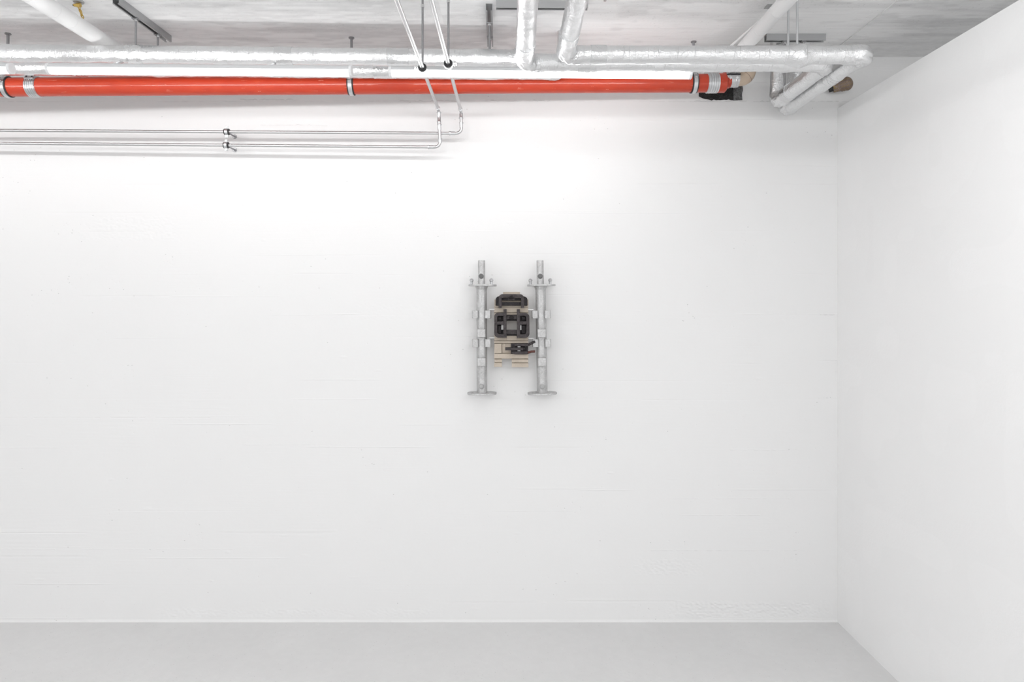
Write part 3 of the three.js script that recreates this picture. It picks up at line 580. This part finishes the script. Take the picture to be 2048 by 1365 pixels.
{
  const z = 0.062, a = at(1677, 172.3, 0.045), b = at(1697, 166.5, z), o = a.clone(), t = thing('wrapped_pipe_end', 'stub of pipe wrapped in brown tape, sticking out of the wall above the partition', 'pipe');
  t.position.copy(o);
  const m = new THREE.MeshStandardMaterial({ color: 0xffffff, roughness: 0.45 });
  m.map = texture(256, 256, (x, y) => { const st = noise(x / 60, y / 9, 230, 4, 28), n = noise(x / 20, y / 12, 231, 12, 21), g = noise(x / 50, y / 30, 232, 5, 8) > 0.66 ? 0.06 : 0; const c = (st - 0.5) * 0.22 + (n - 0.5) * 0.1; return [0.50 + c + g, 0.43 + c + g * 0.8, 0.40 + c - g * 1.5]; }, true, 0.14, 0.14);
  const d = b.clone().sub(a).normalize(), len = a.distanceTo(b), R = 0.0335;
  const prof = [[0, -0.026], [0.024, -0.026], [0.027, 0], [0.0295, len * 0.35], [0.0318, len * 0.7]];
  for (let i = 0; i <= 10; i++) { const q = i / 10 * Math.PI / 2; prof.push([R * Math.cos(q), len * 0.82 + Math.sin(q) * R * 0.85]); }
  part(t, 'wrapping', lathe(prof, d, V3(0, 0, 0), 40, 1.2), m);
  for (const f of [0.25, 0.5, 0.72]) part(t, 'tape_turn', lathe([[0.0292 + f * 0.003, -0.006], [0.0298 + f * 0.0033, -0.006], [0.0298 + f * 0.0033, 0.006], [0.0296 + f * 0.003, 0.0065]], d.clone().applyAxisAngle(V3(0, 0, 1), 0.16), d.clone().multiplyScalar(len * f), 36), m);
  part(t, 'pipe_core', rod(d.clone().multiplyScalar(-0.02), d.clone().multiplyScalar(-0.045), 0.018), rubberMat);
}

// ---------------------------------------------------------------- the wall sculpture
{
  const root = thing('wall_sculpture', 'wall sculpture of two galvanised posts, a beige board and black iron clamps', 'sculpture', V3(0, SY(787, 0.075), 0));
  const OY = root.position.y;
  // --- posts
  function uLug(w, d, h, th = 0.0045) {                                // a pocket: three walls in plan, open at top and bottom; wall side at z = 0
    const s = [[-w / 2, 0], [-w / 2, d - 0.004], [-w / 2 + 0.004, d], [w / 2 - 0.004, d], [w / 2, d - 0.004], [w / 2, 0], [w / 2 - th, 0], [w / 2 - th, d - th], [-w / 2 + th, d - th], [-w / 2 + th, 0]];
    const g = slab(s.map(([x, y]) => [x, -y]).reverse(), -h / 2, h / 2, [], 0.0009); g.rotateX(-Math.PI / 2);
    return g;
  }
  function flangePlate(w, d, th, holes) {
    const hs = holes.map(x => { const o = []; for (let i = 0; i < 16; i++) { const a = -i / 16 * 2 * Math.PI; o.push([x + Math.cos(a) * 0.009, Math.sin(a) * 0.009]); } return o; });
    const g = slab(roundRect(-w / 2, -d / 2, w / 2, d / 2, d * 0.42, 8), -th / 2, th / 2, hs, 0.0012); g.rotateX(-Math.PI / 2);
    return g;
  }
  function post(x, tilt, label) {
    const p = part(root, 'galvanised_post', lathe([[0.0, 0.002], [0.0257, 0.002], [0.0257, 0.5255], [0, 0.5255]], V3(0, 1, 0), V3(0, 0, 0), 48), galvMat, label);
    p.position.set(x, 0, 0.075); p.rotation.z = tilt;
    p.geometry.attributes.uv.array.forEach((v, i, a) => { a[i] = i % 2 ? v * 1.57 : v * 0.161; });
    const add = (name, g, mat = galvMat) => { if (mat === galvMat) planeUV(g); return part(p, name, g, mat); };
    add('base_flange', flangePlate(0.143, 0.096, 0.009, [-0.048, 0.048]));
    add('top_flange', flangePlate(0.138, 0.09, 0.0085, []).translate(0, 0.5285, 0).rotateZ(-0.008));
    add('weld_collar', lathe([[0.0255, 0.506], [0.0275, 0.513], [0.0325, 0.5235], [0.0325, 0.526], [0.0255, 0.526]], V3(0, 1, 0), V3(0, 0, 0), 40, 1));
    add('inner_tube', lathe([[0.0, 0.52], [0.0172, 0.52], [0.0172, 0.648], [0.0165, 0.65], [0.0125, 0.65], [0.0125, 0.63], [0, 0.63]], V3(0, 1, 0), V3(0, 0, 0), 36));
    const bolt = (y, x0, r, out, m = boltLightMat) => add('bolt', lathe([[0, 0], [r, 0], [r, out * 0.8], [r * 0.85, out * 0.95], [r * 0.6, out], [r * 0.55, out * 1.04], [0, out * 1.05]], V3(0, 0, 1), V3(x0, y, 0), 24), m);
    bolt(0.0355, -0.001, 0.0125, 0.0345); bolt(0.572, -0.001, 0.0122, 0.0255, boltHeadMat);
    for (const s of [-1, 1]) add('ball_stud', lathe([[0, 0], [0.0062, 0], [0.0062, 0.011], [0.0055, 0.0125], ...[...Array(11)].map((_, i) => { const a = -0.98 + i / 10 * (Math.PI / 2 + 0.98); return [0.0098 * Math.cos(a), 0.0205 + 0.0098 * Math.sin(a)]; })], V3(0, 1, 0), V3(s * 0.0485 - 0.0005, 0.532, 0.004), 24, 1.2), brightMat);
    for (const y of [0.2465, 0.386]) for (const s of [-1, 1]) add('side_lug', uLug(0.031, 0.04, 0.0385).translate(s * 0.0305, y, -0.010));
    for (const y of [0.156, 0.296]) add('front_lug', uLug(0.0425, 0.034, 0.039).translate(0, y, 0.0155));
    return p;
  }
  post(SX(964, 0.075), 0.0035, 'left galvanised post'); post(SX(1084.6, 0.075), 0.017, 'right galvanised post');
  // --- board: pixel outlines of the photograph turned to metres at the depth of each front face
  const X = (p, z) => SX(p, z), Y = (p, z) => SY(p, z) - OY;
  const R = (x0, y0, x1, y1, z0, z1, holes = [], b = 0.0006) => planeUV(slab([[X(x0, z1), Y(y1, z1)], [X(x1, z1), Y(y1, z1)], [X(x1, z1), Y(y0, z1)], [X(x0, z1), Y(y0, z1)]], z0, z1, holes.map(([a, c, d, e]) => [[X(a, z1), Y(e, z1)], [X(a, z1), Y(c, z1)], [X(d, z1), Y(c, z1)], [X(d, z1), Y(e, z1)]]), b));
  const P = (pts, z0, z1, holes = [], b = 0.0008) => planeUV(slab(pts.map(([x, y]) => [X(x, z1), Y(y, z1)]).reverse(), z0, z1, holes.map(h => h.map(([x, y]) => [X(x, z1), Y(y, z1)])), b));
  const board = part(root, 'stepped_board', P([[989, 611.4], [1056.2, 611.4], [1056.2, 734.6], [1023.4, 734.6], [1023.4, 718], [1003.8, 718], [1003.8, 734], [989, 734]], 0.058, 0.076, [[[1013, 642.3], [1034, 642.3], [1034, 660.2], [1013, 660.2]].reverse()]), boardMat, 'beige stepped board');
  const block = (...a) => part(board, 'board_block', R(...a), boardMat);
  block(1006, 584.3, 1040, 611.2, 0.060, 0.071); block(988.8, 599.4, 1057, 611, 0.0585, 0.074);
  block(988.5, 611.8, 1056.6, 615.8, 0.074, 0.083); block(988.3, 616.2, 1056.8, 625.2, 0.074, 0.089);
  block(988.5, 626.2, 1056.5, 681.6, 0.074, 0.085, [[1013, 642.3, 1034, 660.2]]); block(1013.4, 672.2, 1034, 681.4, 0.084, 0.089);
  block(988.3, 683, 1056.8, 686.6, 0.074, 0.093);
  block(988.6, 687.8, 1003, 707.2, 0.074, 0.087); block(1004.4, 688, 1022, 706.6, 0.075, 0.081);
  part(board, 'board_plug', P([[1006.6, 687.8], [1011.4, 687.8], ...[...Array(9)].map((_, i) => { const a = i / 8 * Math.PI; return [1009 + 2.4 * Math.cos(a), 692 + 2.6 * Math.sin(a)]; })], 0.08, 0.084), boardMat);
  block(988.3, 708.2, 1056.8, 717.6, 0.074, 0.092);
  block(988.7, 719, 1003.8, 724.8, 0.074, 0.086); block(988.4, 726.2, 1003.8, 734.2, 0.074, 0.083);
  block(1023.6, 719.2, 1056.4, 725.4, 0.074, 0.086); block(1023.4, 726.8, 1056.8, 735, 0.074, 0.083);
  // --- galvanised straps from the side lugs to the board
  for (const [px, py, s] of [[988.5, 618.3, -1], [988.5, 675.3, -1], [1057, 618.6, 1], [1058, 676.4, 1]]) {
    const z = 0.09, q = (a, b) => [X(px + s * a, z), Y(py + b, z)], th = 1.1;
    const o = [q(-0.8, 0), q(9, 0), q(10.8, 1.8), q(11, 22.5), q(11 - th, 22.5), q(10.7 - th, 2.2), q(8.6, th + 0.6), q(-0.8, th + 0.6)];
    part(root, 'steel_strap', planeUV(slab(s < 0 ? o : o.reverse(), 0.064, 0.092, [], 0.0004)), strapMat, 'bent galvanised strap');
  }
  // --- black iron: upper clamp
  const arc = (cx, cy, r, a0, a1, n = 6) => [...Array(n + 1)].map((_, i) => { const a = lerp(a0, a1, i / n); return [cx + r * Math.cos(a), cy + r * Math.sin(a)]; });
  const up = part(root, 'upper_clamp', P([[991.2, 611.8], [991.2, 600], ...arc(998.2, 600, 7, Math.PI, 1.5 * Math.PI), ...arc(1048, 600.4, 7, 1.5 * Math.PI, 2 * Math.PI), [1055, 611.8]], 0.083, 0.102, [[[1003.4, 595.4], [1042, 595.4], [1042, 604.8], [1003.4, 604.8]].reverse()]), ironDarkMat, 'black iron upper clamp');
  part(up, 'handle', P([[997.2, 616.6], [997.2, 598], ...arc(1005, 597, 8.2, Math.PI + 0.1, 1.5 * Math.PI), ...arc(1040, 597, 8.2, 1.5 * Math.PI, 2 * Math.PI - 0.1), [1048.2, 616.6], [1042.2, 616.6], [1042.2, 595.6], [1003.2, 595.6], [1003.2, 616.6]], 0.10, 0.124), ironMat);
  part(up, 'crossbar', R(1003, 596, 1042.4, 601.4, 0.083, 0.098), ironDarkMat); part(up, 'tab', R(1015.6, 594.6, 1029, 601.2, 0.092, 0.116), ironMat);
  const hexAt = (par, px, py, r, z0, z1) => part(par, 'bolt', mergeGeometries([lathe([[r * 1.25, 0], [r * 1.5, 0], [r * 1.5, 0.002], [r * 1.25, 0.002]], V3(0, 0, 1), V3(X(px, z1), Y(py, z1), z0), 20), lathe([[0, 0], [r, 0], [r, z1 - z0 - 0.001], [r * 0.8, z1 - z0], [0, z1 - z0]], V3(0, 0, 1), V3(X(px, z1), Y(py, z1), z0), 20)]), ironDarkMat);
  hexAt(up, 1022.4, 594.4, 0.0072, 0.118, 0.132);
  // --- black iron: middle clamp, two mirrored frames on a base
  const base = part(root, 'middle_clamp', P(roundRect(992, 630, 1055.4, 672, 5).map(([x, y]) => [x, 1302 - y]), 0.084, 0.096, [[[1013, 642.3], [1034, 642.3], [1034, 660.2], [1013, 660.2]].reverse()]), ironDarkMat, 'black iron middle clamp');
  const half = (x0, x1, left, tab) => {
    const r = left ? [0, 0, 0, 0] : [0, 0, 0, 0], o = left
      ? [...arc(x0 + 7.5, 626.4 + 7, 7.2, Math.PI, 1.5 * Math.PI), [x1, 626.2], [x1, 676.2], ...arc(x0 + 9, 676 - 9, 9, 0.5 * Math.PI, Math.PI)]
      : [[x0, 627], ...arc(x1 - 7.5, 627 + 7, 7.2, 1.5 * Math.PI, 2 * Math.PI), ...arc(x1 - 9, 676.6 - 9, 9, 0, 0.5 * Math.PI), [x0, 676.6]];
    const ix0 = left ? x0 + 6.2 : x0 + 6.2, ix1 = left ? x1 - 6.4 : x1 - 6.4;
    const h = (y0, y1, rr) => roundRect(ix0, y0, ix1, y1, rr, 4).reverse();
    const hole1 = h(632.2, 643.2, left ? [2.5, 0, 0, 0] : [0, 2.5, 0, 0]), hole2 = h(649.8, 668.8, left ? [0, 0, 0, 4] : [0, 0, 4, 0]);
    const m = part(base, 'clamp_frame', P(o, 0.10, 0.128, [hole1, hole2].map(q => q.reverse())), ironMat);
    part(base, 'tab', R(tab, 619, tab + 6.2, 632, 0.10, 0.122), ironMat);
    return m;
  };
  half(988.4, 1013.2, true, 1007); half(1033.8, 1059, false, 1033.6);
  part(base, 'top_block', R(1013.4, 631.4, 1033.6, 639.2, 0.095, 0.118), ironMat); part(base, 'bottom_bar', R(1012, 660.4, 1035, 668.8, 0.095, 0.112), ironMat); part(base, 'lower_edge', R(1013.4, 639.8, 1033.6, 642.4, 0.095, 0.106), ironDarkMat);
  hexAt(base, 1023.5, 635.8, 0.0072, 0.117, 0.130);
  part(base, 'steel_tab', R(1002.6, 650, 1006.8, 660.3, 0.094, 0.110), galvMat, 'light grey steel tab'); part(base, 'steel_tab', R(1040, 650.6, 1043, 660.6, 0.094, 0.110), galvMat, 'light grey steel tab');
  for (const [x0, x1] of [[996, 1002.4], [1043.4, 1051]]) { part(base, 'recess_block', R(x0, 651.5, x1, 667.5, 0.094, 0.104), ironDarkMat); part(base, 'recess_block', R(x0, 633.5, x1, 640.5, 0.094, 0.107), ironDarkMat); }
  // --- black iron: lower clamp with two bent rods
  const low = part(root, 'lower_clamp', R(1022.4, 688, 1056.2, 708.6, 0.079, 0.092), ironDarkMat, 'black iron lower clamp');
  part(low, 'upper_jaw', R(1029.5, 687.6, 1056.4, 692.8, 0.09, 0.116), ironMat); part(low, 'lower_jaw', P([[1023.4, 703.2], [1055.8, 703.2], [1055.2, 709.4], [1030, 709.4], [1023.6, 707]], 0.09, 0.116), ironMat);
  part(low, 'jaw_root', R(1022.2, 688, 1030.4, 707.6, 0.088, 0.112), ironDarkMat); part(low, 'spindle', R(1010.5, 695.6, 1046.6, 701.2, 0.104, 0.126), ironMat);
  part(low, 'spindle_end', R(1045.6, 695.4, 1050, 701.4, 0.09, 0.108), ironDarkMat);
  for (const y of [692.6, 700.6]) part(low, 'steel_shim', R(1035, y, 1041, y + 2.6, 0.09, 0.112), galvMat, 'grey steel shim');
  const bent = (pts, r, mat) => part(low, 'bent_rod', sweep(route(pts.map(([x, y, z]) => V3(X(x, z), Y(y, z), z)), 0.012, 0.006), r, { radial: 10 }), mat);
  bent([[1048, 690.4, 0.104], [1057.5, 690, 0.106], [1064, 686.2, 0.11], [1069.5, 683.6, 0.116]], 0.0062, ironMat);
  bent([[1048, 706, 0.104], [1056.5, 705.4, 0.106], [1063, 703.8, 0.108], [1070, 703.4, 0.11]], 0.0058, rustMat);
}

renderer.render(scene, camera);
